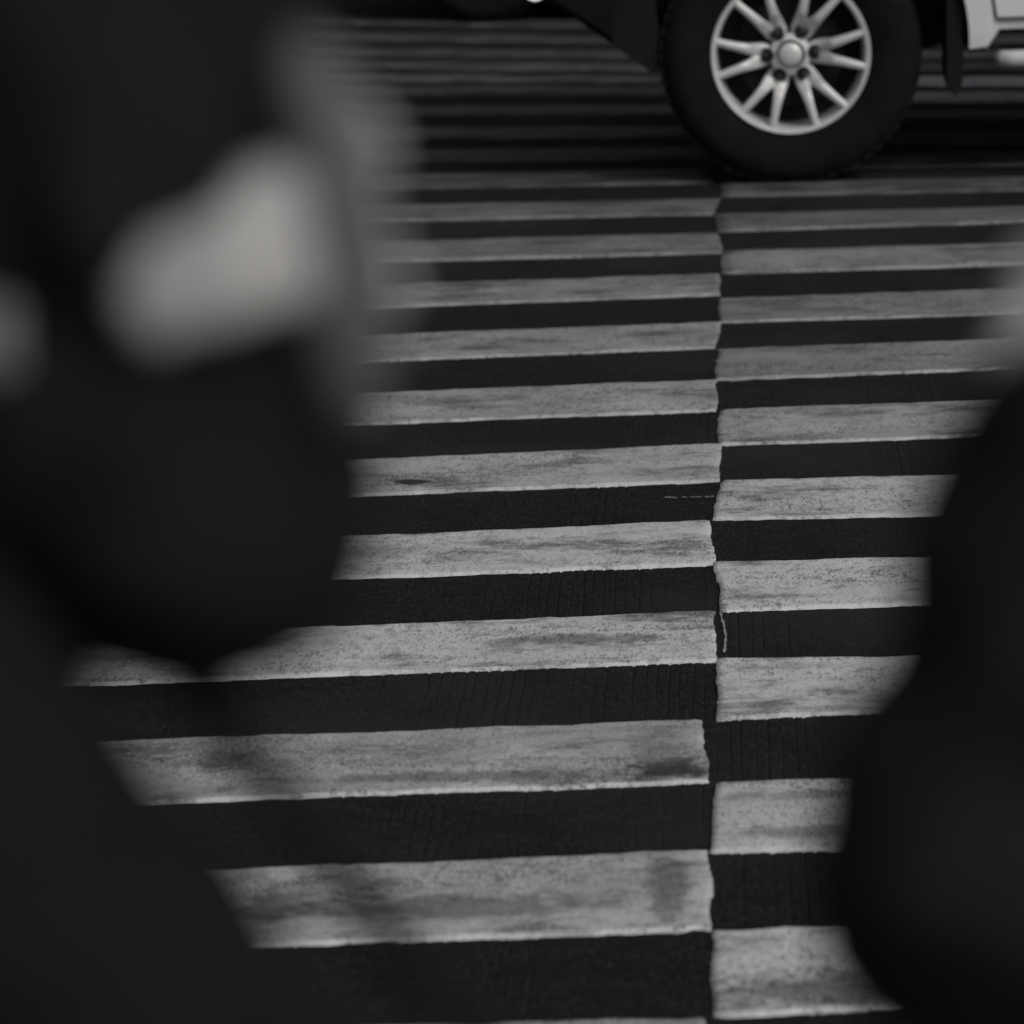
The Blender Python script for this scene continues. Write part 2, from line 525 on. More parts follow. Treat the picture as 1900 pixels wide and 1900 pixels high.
def build_bar(k, rec, side, length):
    xf, yf, sf, xn, yn, sn = rec
    near = yn < 9
    step = 0.010 if near else 0.04
    nx = int(length / step)
    ny = 40 if near else 8
    sgn = -1 if side == 'L' else 1
    # v: 0 at the near edge, 1 at the far edge, with extra rows at both for the rounded rim
    v = np.linspace(0, 1, ny)
    u = np.linspace(0, 1, nx) ** 1.0
    ro = 100 + k * 13.7 + (50 if side == 'R' else 0)
    U, Vv = np.meshgrid(u, v)
    # ragged short end at the middle of the crossing
    en = 0.006 * vnoise(Vv * 2.3 + ro, Vv * 0 + 1.2) + 0.0016 * vnoise(Vv * 9 + ro, Vv * 0 + 4.2) + 0.0026 * vnoise(Vv * 37 + ro, Vv * 0 + 9.2)
    x_end = xn + (xf - xn) * Vv + en
    X = x_end + sgn * U * length
    # wavering long edges
    def wob(x, s):
        big = 0.006 * vnoise(x * 2.1 + ro, x * 0 + s) + 0.0045 * vnoise(x * 9 + ro, x * 0 + s + 7)
        fine = 0.0022 * vnoise(x * 45 + ro, x * 0 + s + 13) + 0.0012 * vnoise(x * 140 + ro, x * 0 + s + 21)
        chip = np.clip(vnoise(x * 13 + ro * 1.3, x * 0 + s + 31) - 0.72, 0, 1) * 0.05
        return big + fine, chip
    wn, cn = wob(X, 3.3)
    wf, cf = wob(X, 8.8)
    Yn = yn + sn * (X - xn) + wn + cn
    Yf = yf + sf * (X - xf) + wf - cf * 0.6
    Y = Yn + (Yf - Yn) * Vv
    thick = 0.0054
    dn = np.minimum.reduce([(Y - Yn), (Yf - Y)])
    de = np.abs(X - x_end)
    Z = np.full_like(X, thick) + 0.0012 * vnoise(X * 22 + ro, Y * 40) + 0.0006 * vnoise(X * 90, Y * 110)
    rimn = np.exp(-(Y - Yn) / 0.013)                              # thick squeezed-out bead along the near edge
    rimf = np.exp(-(Yf - Y) / 0.010) * 0.45
    rime = np.exp(-de / 0.010) * 0.5
    rim = np.clip(np.maximum.reduce([rimn, rimf, rime]) * (0.8 + 0.35 * vnoise(X * 17 + ro, Y * 9)), 0, 1)
    Z += 0.0016 * rimn * (0.7 + 0.5 * vnoise(X * 30 + ro, Y * 0))
    # crowd the first rows towards the edges so that the bead is resolved
    Vt = Vv.copy()
    for r_, t_ in ((1, 0.006), (2, 0.018), (3, 0.035), (4, 0.06)):
        if near: Vt[r_] = t_ / 0.3
    if near:
        Vt[5:ny - 2] = np.linspace(Vt[4, 0], 0.965, ny - 5)[1:-1, None]
        Vt[ny - 2] = 0.975
        Y = Yn + (Yf - Yn) * Vt
        rimn = np.exp(-(Y - Yn) / 0.0095)
        rimf = np.exp(-(Yf - Y) / 0.010) * 0.45
        rim = np.clip(np.maximum.reduce([rimn, rimf, rime]) * (0.8 + 0.35 * vnoise(X * 17 + ro, Y * 9)), 0, 1)
        Z = thick + 0.0010 * vnoise(X * 22 + ro, Y * 40) + 0.0005 * vnoise(X * 90, Y * 110)
        Z += 0.0008 * np.exp(-np.abs(Y - Yn - 0.010) / 0.010) * (0.7 + 0.5 * vnoise(X * 30 + ro, Y * 0))
    Z[0] = np.maximum(Z[0] - 0.0012, 0.003)
    Z[-1] = np.maximum(Z[-1] - 0.0014, 0.003)
    Z[:, 0] = np.maximum(Z[:, 0] - 0.0014, 0.003)
    top = np.stack([X, Y, Z], -1)
    rows = [top]
    V = top.reshape(-1, 3)
    idx = np.arange(ny * nx).reshape(ny, nx)
    Fq = np.stack([idx[:-1, :-1], idx[:-1, 1:], idx[1:, 1:], idx[1:, :-1]], -1).reshape(-1, 4)
    # skirt down into the road
    loop = np.concatenate([idx[0, :], idx[1:, -1], idx[-1, ::-1][1:], idx[::-1, 0][1:-1]])
    cx, cy = V[:, 0].mean(), V[:, 1].mean()
    sk = V[loop].copy()
    sk[:, 1] += np.where(np.isin(loop, idx[0, :]), -0.0035, 0.0) + np.where(np.isin(loop, idx[-1, :]), 0.003, 0.0)
    sk[:, 2] = -0.0040
    o = len(V)
    V = np.vstack([V, sk])
    n = len(loop)
    skf = [(loop[i], o + i, o + (i + 1) % n, loop[(i + 1) % n]) for i in range(n)]
    rim_all = np.concatenate([rim.ravel(), rim.ravel()[loop]])
    # shade painted into each bar's colour: none at this kerb, deepest around the cars
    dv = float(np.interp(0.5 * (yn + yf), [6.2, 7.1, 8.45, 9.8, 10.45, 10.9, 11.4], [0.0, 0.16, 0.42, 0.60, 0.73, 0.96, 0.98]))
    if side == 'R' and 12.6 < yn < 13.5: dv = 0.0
    Fall = [tuple(map(int, f)) for f in Fq] + [tuple(map(int, f)) for f in skf]
    me = bpy.data.meshes.new('painted_bar')
    me.from_pydata(V.tolist(), [], Fall)
    a = me.attributes.new('rim', 'FLOAT', 'POINT')
    a.data.foreach_set('value', rim_all.astype(np.float32))
    fresh = {('L', 4): .38, ('R', 3): .62, ('R', 2): .55, ('R', 4): .40, ('L', 3): .28, ('L', 2): -.06, ('L', 1): .22, ('R', 0): .22, ('R', 1): .22, ('L', 5): .15}.get((side, k), 0.0)
    b = me.attributes.new('fresh', 'FLOAT', 'POINT')
    b.data.foreach_set('value', np.full(len(V), fresh, np.float32))
    b = me.attributes.new('shade_dirt', 'FLOAT', 'POINT')
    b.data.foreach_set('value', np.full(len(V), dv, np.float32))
    me.update()
    bm = bmesh.new()
    bm.from_mesh(me)
    bmesh.ops.recalc_face_normals(bm, faces=bm.faces)
    bm.to_mesh(me)
    bm.free()
    me.polygons.foreach_set('use_smooth', [True] * len(me.polygons))
    return obj('painted_bar', me, M['paint'], road)


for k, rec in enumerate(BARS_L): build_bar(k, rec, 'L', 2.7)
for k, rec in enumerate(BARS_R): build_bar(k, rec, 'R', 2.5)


def remnant(pts, wdt, seed):
    """a leftover sliver of an older coat of paint"""
    bm = bmesh.new()
    n = len(pts)
    rr = random.Random(seed)
    a, b = [], []
    for i, (x, y) in enumerate(pts):
        t = Vector(pts[min(i + 1, n - 1)]) - Vector(pts[max(i - 1, 0)])
        t = Vector((t[0], t[1])).normalized()
        nrm = Vector((-t.y, t.x))
        wl = wdt * rr.uniform(0.25, 1.0)
        a.append(bm.verts.new((x + nrm.x * wl, y + nrm.y * wl, 0.0035)))
        b.append(bm.verts.new((x - nrm.x * wl, y - nrm.y * wl, 0.0030)))
    for i in range(n - 1): bm.faces.new((a[i], b[i], b[i + 1], a[i + 1]))
    fix(bm)
    me = bpy.data.meshes.new('paint_sliver')
    bm.to_mesh(me)
    bm.free()
    at = me.attributes.new('rim', 'FLOAT', 'POINT')
    at.data.foreach_set('value', [0.35] * len(me.vertices))
    at = me.attributes.new('shade_dirt', 'FLOAT', 'POINT')
    at.data.foreach_set('value', [0.35] * len(me.vertices))
    return obj('paint_sliver', me, M['paint'], road)


remnant([(-0.030 + 0.005 * math.sin(i * 0.15 + .4) + 0.0004 * math.sin(i * 0.9), 5.70 + i * 0.011) for i in range(24)], 0.0028, 1)
for i, (x0, x1) in enumerate(((-0.135, -0.112), (-0.104, -0.094), (-0.088, -0.066), (-0.060, -0.044))):
    remnant([(x0 + (x1 - x0) * j / 5, 6.80 + 0.003 * math.sin(j + i)) for j in range(6)], 0.004, 20 + i)

# near pavement with its kerb (the side the picture is taken from)
pv = bmesh.new()
box(pv, -60, 60, -8, 2.42, -0.2, 0.13)
tag(obj('pavement', fix(pv), M['paver']), kind='structure')
kb = empty('kerb', (0, 2.51, 0))
tag(kb, kind='structure')
km = None
for i in range(-14, 14):
    if km is None:
        bm = bmesh.new()
        box(bm, 0.004, 0.996, -0.088, 0.09, -0.2, 0.135, 0.012)
        o = obj('kerb_stone', fix(bm), M['kerb'], kb)
        km = o.data
        o.location = (i, 0, 0)
    else:
        o = obj('kerb_stone', km, None, kb)
        o.location = (i, 0, 0)


# ------------------------------------------------------------------ wheels
def rot_y(bm_pts, a):
    c, s = math.cos(a), math.sin(a)
    return [(x * c - z * s, y, x * s + z * c) for x, y, z in bm_pts]


def build_wheel_meshes(rt, rr, wd):
    """tyre radius rt, rim radius rr, width wd; outer face looks towards -Y at y = 0"""
    d = {}
    bm = bmesh.new()
    prof = [(rr * 0.985, 0.012), (rr * 1.01, 0.004), (rr * 1.06, -0.006), (rr * 1.18, -0.016), (rt * 0.83, -0.020), (rt * 0.89, -0.017), (rt * 0.93, -0.008), (rt * 0.965, 0.006), (rt * 0.99, 0.022),
            (rt, 0.045), (rt, wd - 0.045), (rt * 0.985, wd - 0.015), (rt * 0.93, wd + 0.005), (rt * 0.8, wd + 0.012), (rr * 1.0, wd), (rr * 0.96, wd - 0.02)]
    lathe_y(bm, prof, 96)
    # shoulder tread blocks
    for k in range(60):
        a = 2 * math.pi * k / 60
        for y0, y1, rad in ((0.012, 0.052, rt * 0.995), (0.075, 0.115, rt + 0.001), (wd - 0.115, wd - 0.075, rt + 0.001), (wd - 0.052, wd - 0.014, rt * 0.995)):
            da = 2 * math.pi / 60 * 0.36
            pts = []
            for aa in (a - da, a + da):
                for y in (y0, y1):
                    for r in (rad - 0.008, rad + 0.0025):
                        pts.append(bm.verts.new((r * math.cos(aa), y, r * math.sin(aa))))
            for f in ((0, 1, 3, 2), (4, 6, 7, 5), (0, 4, 5, 1), (2, 3, 7, 6), (1, 5, 7, 3)):
                bm.faces.new([pts[i] for i in f])
    d['tyre'] = fix(bm)
    bm = bmesh.new()
    lathe_y(bm, [(rr, 0.010), (rr * 1.0, -0.004), (rr * 0.985, -0.008), (rr * 0.945, -0.006), (rr * 0.93, 0.004), (rr * 0.915, 0.03), (rr * 0.90, wd - 0.03), (rr * 0.95, wd - 0.005)], 96)
    d['rim'] = fix(bm)
    # one spoke pair per lug
    secs = [(0.050, 0.0, 0.046, 0.046), (0.068, 8.5, 0.044, 0.042), (0.086, 9.2, 0.040, 0.034), (0.100, 9.9, 0.037, 0.024), (0.112, 10.5, 0.0320, 0.012), (0.122, 11.0, 0.0275, 0.0005), (0.150, 11.7, 0.0235, -0.003),
            (0.185, 12.6, 0.0205, -0.005), (0.216, 13.3, 0.0195, -0.004)]
    k0 = rr / 0.229
    bm = bmesh.new()
    for side in (-1, 1):
        rings = []
        for i, (r, off, wdt, y) in enumerate(secs):
            r *= k0
            aa = R(off * side)
            c = Vector((r * math.cos(aa), 0, r * math.sin(aa)))
            pa = R((off + 3 if i > 1 else 0) * side)
            nrm = Vector((-math.sin(pa), 0, math.cos(pa)))
            h = wdt * 0.5 * k0
            bv = min(0.004, h * 0.3)
            prof = [(-h, y + 0.032), (-h, y + bv), (-h + bv, y), (0, y - 0.0012), (h - bv, y), (h, y + bv), (h, y + 0.032)]
            rings.append([bm.verts.new(c + nrm * q + Vector((0, yy, 0))) for q, yy in prof])
        for i in range(len(rings) - 1):
            for j in range(6):
                f = bm.faces.new((rings[i][j], rings[i][j + 1], rings[i + 1][j + 1], rings[i + 1][j]))
                f.smooth = True
            bm.faces.new((rings[i][6], rings[i][0], rings[i + 1][0], rings[i + 1][6]))
    d['spoke_pair'] = fix(bm)
    bm = bmesh.new()
    lathe_y(bm, [(0.0475 * k0, 0.04), (0.0485 * k0, 0.012), (0.046 * k0, 0.003), (0.043 * k0, 0.001), (0.0415 * k0, 0.004), (0.0405 * k0, 0.010)], 48)
    for k in range(6):                                           # six ears between the lugs
        a = R(60 * k + 32)
        c, s = math.cos(a), math.sin(a)
        q = [(0.040, -0.020), (0.057, -0.011), (0.060, 0.0), (0.057, 0.011), (0.040, 0.020)]
        lo, hi = [], []
        for rad, t in q:
            x, z = (rad * c - t * s) * k0, (rad * s + t * c) * k0
            hi.append(bm.verts.new((x, 0.0045 + max(0, rad - 0.045) * 0.35, z)))
            lo.append(bm.verts.new((x, 0.04, z)))
        bm.faces.new(hi)
        for i in range(4): bm.faces.new((hi[i], lo[i], lo[i + 1], hi[i + 1]))
    d['hub'] = fix(bm)
    bm = bmesh.new()
    lathe_y(bm, [(0.0405 * k0, 0.011), (0.0385 * k0, 0.008), (0.035 * k0, 0.009), (0.0345 * k0, 0.002)], 40)
    d['cap_ring'] = fix(bm)
    bm = bmesh.new()
    lathe_y(bm, [(0.0345 * k0 * math.cos(t), 0.004 - 0.013 * math.sin(t)) for t in [R(a) for a in (0, 15, 30, 45, 60, 75, 86)]] + [(0.0003, -0.009)], 40)
    d['centre_cap'] = fix(bm)
    # emblem on the cap: one wide ellipse with two narrower ones crossing inside it
    bm = bmesh.new()
    for cx, cz, ax, az in ((0, 0, 0.0165, 0.0115), (0, 0.0045, 0.0105, 0.0048), (0, -0.0005, 0.0048, 0.0110)):
        tube(bm, [(cx + ax * math.cos(R(t)), -0.0078 + 6.0 * ((cx + ax * math.cos(R(t))) ** 2 + (cz + az * math.sin(R(t))) ** 2), cz + az * math.sin(R(t))) for t in range(0, 361, 15)], 0.0013, 6, False)
    d['emblem'] = fix(bm)
    bm = bmesh.new()
    lathe_y(bm, [(0.0205 * k0, 0.046), (0.0205 * k0, 0.0325), (0.0180 * k0, 0.0318), (0.0172 * k0, 0.0345), (0.0125 * k0, 0.0348)], 24)
    lathe_y(bm, [(0.0125 * k0, 0.036), (0.0125 * k0, 0.025), (0.010 * k0, 0.020), (0.005 * k0, 0.0175), (0.0004, 0.017)], 6)
    d['lug_nut'] = fix(bm)
    bm = bmesh.new()
    lathe_y(bm, [(0.155 * k0, 0.085), (0.155 * k0, 0.075), (0.09 * k0, 0.072), (0.085 * k0, 0.055), (0.03 * k0, 0.050)], 48)
    lathe_y(bm, [(rr * 0.9, 0.125), (0.05, 0.12)], 48)
    d['brake_disc'] = fix(bm)
    out = {}
    for n, b in d.items():
        me = bpy.data.meshes.new(n)
        b.to_mesh(me)
        b.free()
        sharp(me, 40)
        out[n] = me
    return out


WM = dict(tyre='rubber', rim='alloy', spoke_pair='alloy', hub='alloy', cap_ring='lug', centre_cap='alloy', emblem='chrome', lug_nut='lug', brake_disc='disc')


def place_wheel(parent, wm, loc, flip=False, spin=0.0, emblem=True):
    first = obj('wheel', wm['tyre'], M['rubber'], parent)
    first.location = loc
    first.rotation_euler = (0, 0, math.pi if flip else 0)
    for n, me in wm.items():
        if n == 'tyre' or (n == 'emblem' and not emblem): continue
        cnt = 6 if n in ('spoke_pair', 'lug_nut') else 1
        for k in range(cnt):
            o = obj(n, me, M[WM[n]], first)
            if cnt == 6:
                a = R(60 * k + 2 + spin)
                if n == 'lug_nut':
                    rad = 0.0715
                    o.location = (rad * math.cos(a), 0, rad * math.sin(a))
                else:
                    o.rotation_euler = (0, -a, 0)
    return first


# ------------------------------------------------------------------ cars
def lerp_table(tab, s):
    for i in range(len(tab) - 1):
        if tab[i][0] <= s <= tab[i + 1][0]:
            f = (s - tab[i][0]) / (tab[i + 1][0] - tab[i][0])
            return [a + (b - a) * f for a, b in zip(tab[i][1:], tab[i + 1][1:])]
    return list(tab[0][1:] if s < tab[0][0] else tab[-1][1:])


def sec(zb, zt, hw):
    h = zt - zb
    return [(hw - 0.10, zb), (hw - 0.028, zb), (hw - 0.012, zb + 0.012), (hw - 0.004, zb + min(0.06, h * .25)), (hw, zb + min(0.2, h * .4)), (hw, zb + h * 0.55), (hw - 0.008, zt - min(0.2, h * .3)), (hw - 0.03, zt - min(0.09, h * .14)),
            (hw - 0.08, zt - min(0.03, h * .05)), (hw - 0.17, zt), (hw - 0.4 if hw > .5 else hw * .3, zt + 0.012)]


def build_car(p):
    """origin: ground under the front near wheel; nose towards -X, near side at y = 0, far side at +Y"""
    root = empty(p['name'], p['loc'], p.get('rz', 0))
    tag(root, p['label'], p['cat'])
    W2 = p['half_w']
    tab = p['stations']
    paint = M[p['paint']]
    ss = sorted(set([round(t[0], 4) for t in tab] + [round(tab[0][0] + (tab[-1][0] - tab[0][0]) * i / 60, 4) for i in range(61)]))
    bm = bmesh.new()
    rings = []
    for s in ss:
        zb, zt, hw = lerp_table(tab, s)
        q = sec(zb, zt, hw)
        ring = [(y, z) for y, z in q] + [(-y, z) for y, z in reversed(q)]
        rings.append([bm.verts.new((s, W2 - y, z)) for y, z in ring])
    n = len(rings[0])
    for i in range(len(rings) - 1):
        for j in range(n):
            f = bm.faces.new((rings[i][j], rings[i][(j + 1) % n], rings[i + 1][(j + 1) % n], rings[i + 1][j]))
            f.smooth = True
    bm.faces.new(rings[0])
    bm.faces.new(rings[-1][::-1])
    fix(bm)
    for f in bm.faces:
        c = f.calc_center_median()
        if f.normal.z < -0.6 or (c.x < p['clad_s'] and c.z < p['clad_z']): f.material_index = 1
    me = bpy.data.meshes.new('body')
    bm.to_mesh(me)
    bm.free()
    body = obj('body', me, [paint, M['black']], root)
    # wheel arches
    cutters = []
    for s in (0.0, p['wheelbase']):
        for y0, y1 in ((-0.1, 0.34), (2 * W2 - 0.34, 2 * W2 + 0.1)):
            b2 = bmesh.new()
            rings2 = lathe_y(b2, [(p['arch_r'], y0), (p['arch_r'], y1)], 72, (s, 0, p['arch_z']))
            b2.faces.new(rings2[0])
            b2.faces.new(rings2[1][::-1])
            fix(b2)
            c = obj('tmp_cut', b2, [M['black']], root)
            cutters.append(c)
            md = body.modifiers.new('b', 'BOOLEAN')
            md.operation = 'DIFFERENCE'
            md.solver = 'EXACT'
            md.material_mode = 'TRANSFER'
            md.object = c
    dg = bpy.context.evaluated_depsgraph_get()
    nm = bpy.data.meshes.new_from_object(body.evaluated_get(dg))
    body.modifiers.clear()
    body.data = nm
    nm.name = 'body'
    for c in cutters: bpy.data.objects.remove(c)
    sharp(nm, 32)
    # cabin
    bm = bmesh.new()
    cab = p['cabin']                                              # (s, z) outline from cowl over the roof to the tail
    wb, wr = p['cab_w']
    zlo = min(z for _, z in cab)
    zhi = max(z for _, z in cab)
    def hw_at(z): return wb + (wr - wb) * ((z - zlo) / (zhi - zlo)) ** 1.15
    a = [bm.verts.new((s, W2 - hw_at(z), z)) for s, z in cab]
    b = [bm.verts.new((s, W2 + hw_at(z), z)) for s, z in cab]
    for i in range(len(cab) - 1): bm.faces.new((a[i], b[i], b[i + 1], a[i + 1]))
    bm.faces.new(a)
    bm.faces.new(b[::-1])
    fix(bm)
    bmesh.ops.bevel(bm, geom=[e for e in bm.edges if len(e.link_faces) == 2], offset=0.03, segments=2, affect='EDGES')
    obj('cabin', bm, paint, root, True)
    for s0, s1, z0, z1, t0, t1 in p['panes']:
        for sd_ in (1, -1):
            bm = bmesh.new()
            vs = []
            for s, z in ((s0, z0), (s1, z0), (t1, z1), (t0, z1)):
                y = W2 - sd_ * (hw_at(z) + 0.006)
                vs.append(bm.verts.new((s, y, z)))
            bm.faces.new(vs)
            fix(bm)
            r = bmesh.ops.extrude_face_region(bm, geom=bm.faces[:])
            for v in [g for g in r['geom'] if isinstance(g, bmesh.types.BMVert)]: v.co.y += sd_ * 0.008
            fix(bm)
            obj('side_window', bm, M['glass'], root)
    for nme, (sa, za), (sb, zb_) in p['screens']:
        bm = bmesh.new()
        nx_ = Vector((zb_ - za, 0, -(sb - sa))).normalized()
        if (nme == 'windscreen') != (nx_.x < 0): nx_ = -nx_
        vs = []
        for s, z in ((sa, za), (sb, zb_)):
            h = hw_at(z) - 0.07
            vs.append(((s, W2 - h, z), (s, W2 + h, z)))
        q = [Vector(vs[0][0]), Vector(vs[0][1]), Vector(vs[1][1]), Vector(vs[1][0])]
        f0 = [bm.verts.new(v + nx_ * 0.004) for v in q]
        f1 = [bm.verts.new(v + nx_ * 0.010) for v in q]
        bm.faces.new(f1)
        bm.faces.new(f0[::-1])
        for i in range(4): bm.faces.new((f0[i], f0[(i + 1) % 4], f1[(i + 1) % 4], f1[i]))
        obj(nme, fix(bm), M['glass'], root)
    # doors: panels standing 4 mm proud of the flank
    for s0, s1 in p['doors']:
        for sd_ in (1, -1):
            bm = bmesh.new()
            g = []
            sl = np.linspace(s0, s1, 14)
            for s in sl:
                zb, zt, hw = lerp_table(tab, s)
                q = [(y, z) for y, z in sec(zb, zt, hw)]
                zz = np.linspace(p['door_z'], zt - 0.05, 9)
                yy = np.interp(zz, [c[1] for c in q], [c[0] for c in q])
                lean = p.get('door_lean', 0.0)
                g.append([(s + (lean * (z - p['door_z']) if s == sl[0] else 0), W2 - sd_ * (y + 0.004), z) for y, z in zip(yy, zz)])
            vv = [[bm.verts.new(c) for c in col] for col in g]
            for i in range(13):
                for j in range(8):
                    bm.faces.new((vv[i][j], vv[i + 1][j], vv[i + 1][j + 1], vv[i][j + 1])).smooth = True
            r = bmesh.ops.extrude_face_region(bm, geom=bm.faces[:])
            for v in [k for k in r['geom'] if isinstance(k, bmesh.types.BMVert)]: v.co.y += sd_ * 0.012
            fix(bm)
            dme = bpy.data.meshes.new('door')
            bm.to_mesh(dme)
            bm.free()
            sharp(dme, 40)
            d = obj('door', dme, paint, root)
            bm = bmesh.new()
            zt = lerp_table(tab, s1)[1]
            yh = (W2 - sd_ * (lerp_table(tab, s1)[2] + 0.02))
            tube(bm, [(s1 - 0.30, yh + sd_ * 0.022, zt - 0.14), (s1 - 0.27, yh, zt - 0.14), (s1 - 0.13, yh, zt - 0.14), (s1 - 0.10, yh + sd_ * 0.022, zt - 0.14)], 0.011, 8)
            obj('handle', fix(bm), M['chrome'] if p['chrome'] else paint, d)
    # dark seams round the doors
    for sd_ in (1, -1):
        for s in [p['doors'][0][0] - 0.007] + [d_[1] + 0.003 for d_ in p['doors']]:
            bm = bmesh.new()
            zb, zt, hw = lerp_table(tab, s)
            y = W2 - sd_ * hw
            lean = p.get('door_lean', 0.0) if s < p['doors'][0][0] else 0
            q = [(s, p['door_z'] - 0.006), (s + 0.006, p['door_z'] - 0.006), (s + 0.006 + lean * 0.4, p['door_z'] + 0.4), (s + lean * 0.4, p['door_z'] + 0.4)]
            bm.faces.new([bm.verts.new((a_, y - sd_ * 0.0015, b_)) for a_, b_ in q])
            obj('door_seam', fix(bm), M['black'], root)
        bm = bmesh.new()
        hw = lerp_table(tab, 1.2)[2]
        y = W2 - sd_ * (hw - 0.002)
        box(bm, p['doors'][0][0], p['doors'][-1][1], min(y, y - sd_ * 0.0035), max(y, y - sd_ * 0.0035), p['door_z'] - 0.0075, p['door_z'] - 0.0005)
        obj('door_seam', fix(bm), M['black'], root)
    # mirrors
    for sd_ in (1, -1):
        bm = bmesh.new()
        s, z = p['mirror']
        y = W2 - sd_ * (W2 + 0.07)
        bmesh.ops.create_icosphere(bm, subdivisions=3, radius=1, matrix=Matrix.Translation((s, y, z)) @ Matrix.Diagonal((0.055, 0.11, 0.075, 1)))
        tube(bm, [(s + 0.02, y, z - 0.05), (s + 0.02, W2 - sd_ * (W2 - 0.08), z - 0.08)], 0.02, 8)
        obj('mirror', fix(bm), paint, root, True)
    # lamps, grille, plates, bumper
    for part, m_, (s, yy, z), (rx, ry, rz) in p['lamps']:
        for sd_ in (1, -1):
            bm = bmesh.new()
            bmesh.ops.create_icosphere(bm, subdivisions=3, radius=1, matrix=Matrix.Translation((s, W2 - sd_ * yy, z)) @ Matrix.Rotation(-sd_ * R(35 if s < 0 else -25), 4, 'Z') @ Matrix.Diagonal((rx, ry, rz, 1)))
            obj(part, bm, M[m_], root, True)
    s, z0, z1, hw = p['grille']
    bm = bmesh.new()
    for i in range(5):
        z = z0 + (z1 - z0) * (i + 0.5) / 5
        box(bm, s - 0.02, s + 0.03, W2 - hw, W2 + hw, z - 0.012, z + 0.012, 0.004)
    obj('grille', fix(bm), M['chrome'] if p['chrome'] else M['black'], root)
    # wheels
    wm = build_wheel_meshes(p['rt'], p['rr'], p['tw'])
    if p['paint'] != 'silver':
        for n in ('rim', 'spoke_pair', 'hub', 'centre_cap'):
            wm[n].materials.clear()
            wm[n].materials.append(M['lug'])
    for s in (0.0, p['wheelbase']):
        place_wheel(root, wm, (s, p['wheel_y'], p['rt']), False, 0.0, p['chrome'])
        place_wheel(root, wm, (s, 2 * W2 - p['wheel_y'], p['rt']), True, 17.0, p['chrome'])
        bm = bmesh.new()
        tube(bm, [(s, 0.2, p['rt']), (s, 2 * W2 - 0.2, p['rt'])], 0.045, 10)
        obj('axle', fix(bm), M['black'], root)
    return root


# the silver off-roader whose front wheel fills the top of the picture
SUVS = [(-0.93, .66, .84, .58), (-0.89, .63, .96, .72), (-0.80, .60, 1.02, .82), (-0.68, .545, 1.05, .875), (-0.50, .425, 1.075, .905), (-0.38, .345, 1.09, .915),
        (0.0, .345, 1.12, .92), (0.40, .345, 1.145, .92), (0.44, .36, 1.145, .92), (0.535, .368, 1.15, .92), (0.556, .370, 1.15, .92), (0.592, .420, 1.15, .92), (0.64, .420, 1.15, .92), (1.5, .420, 1.16, .922),
        (2.20, .420, 1.17, .92), (2.26, .40, 1.17, .92), (2.75, .42, 1.175, .92), (3.25, .42, 1.18, .915), (3.50, .48, 1.18, .90), (3.68, .54, 1.16, .87), (3.76, .58, 1.10, .82), (3.79, .62, 0.98, .70)]
suv = build_car(dict(
    name='silver_car', loc=(0.181, 10.80, 0.0), label='silver off-road car standing across the crossing, showing its twelve-spoke front wheel', cat='car',
    half_w=0.92, stations=SUVS, paint='silver', wheelbase=2.75, arch_r=0.508, arch_z=0.405, clad_s=-0.30, clad_z=0.70, chrome=True,
    cabin=[(0.55, 1.12), (0.62, 1.16), (1.28, 1.76), (1.6, 1.82), (2.6, 1.83), (3.4, 1.78), (3.72, 1.22), (3.72, 1.12)], cab_w=(0.86, 0.66),
    panes=[(0.98, 1.62, 1.20, 1.70, 1.42, 1.66), (1.70, 2.50, 1.20, 1.70, 1.72, 2.48), (2.58, 3.45, 1.22, 1.68, 2.56, 3.28)],
    screens=[('windscreen', (0.68, 1.215), (1.22, 1.705)), ('rear_window', (3.66, 1.33), (3.45, 1.69))],
    doors=[(0.588, 1.66), (1.672, 2.30)], door_z=0.466, door_lean=-0.16, mirror=(0.98, 1.24),
    lamps=[('headlight', 'glass', (-0.80, 0.72, 0.92), (0.12, 0.19, 0.085)), ('fog_lamp', 'lens', (-0.725, 0.865, 0.590), (0.030, 0.045, 0.040)), ('tail_light', 'redlens', (3.72, 0.72, 1.02), (0.06, 0.14, 0.12))],
    grille=(-0.93, 0.74, 0.94, 0.45), rt=0.375, rr=0.229, tw=0.265, wheel_y=0.035))
# splash guard closing the gap between bumper and wheel arch
bm = bmesh.new()
pr = [(-0.60, 0.62), (-0.62, 0.50), (-0.40, 0.335), (-0.355, 0.34), (-0.40, 0.62)]
a = [bm.verts.new((x, 0.06, z)) for x, z in pr]
b = [bm.verts.new((x, 1.78, z)) for x, z in pr]
bm.faces.new(a)
bm.faces.new(b[::-1])
for i in range(len(pr)): bm.faces.new((a[i], b[i], b[(i + 1) % len(pr)], a[(i + 1) % len(pr)]))
obj('splash_guard', fix(bm), M['black'], suv)
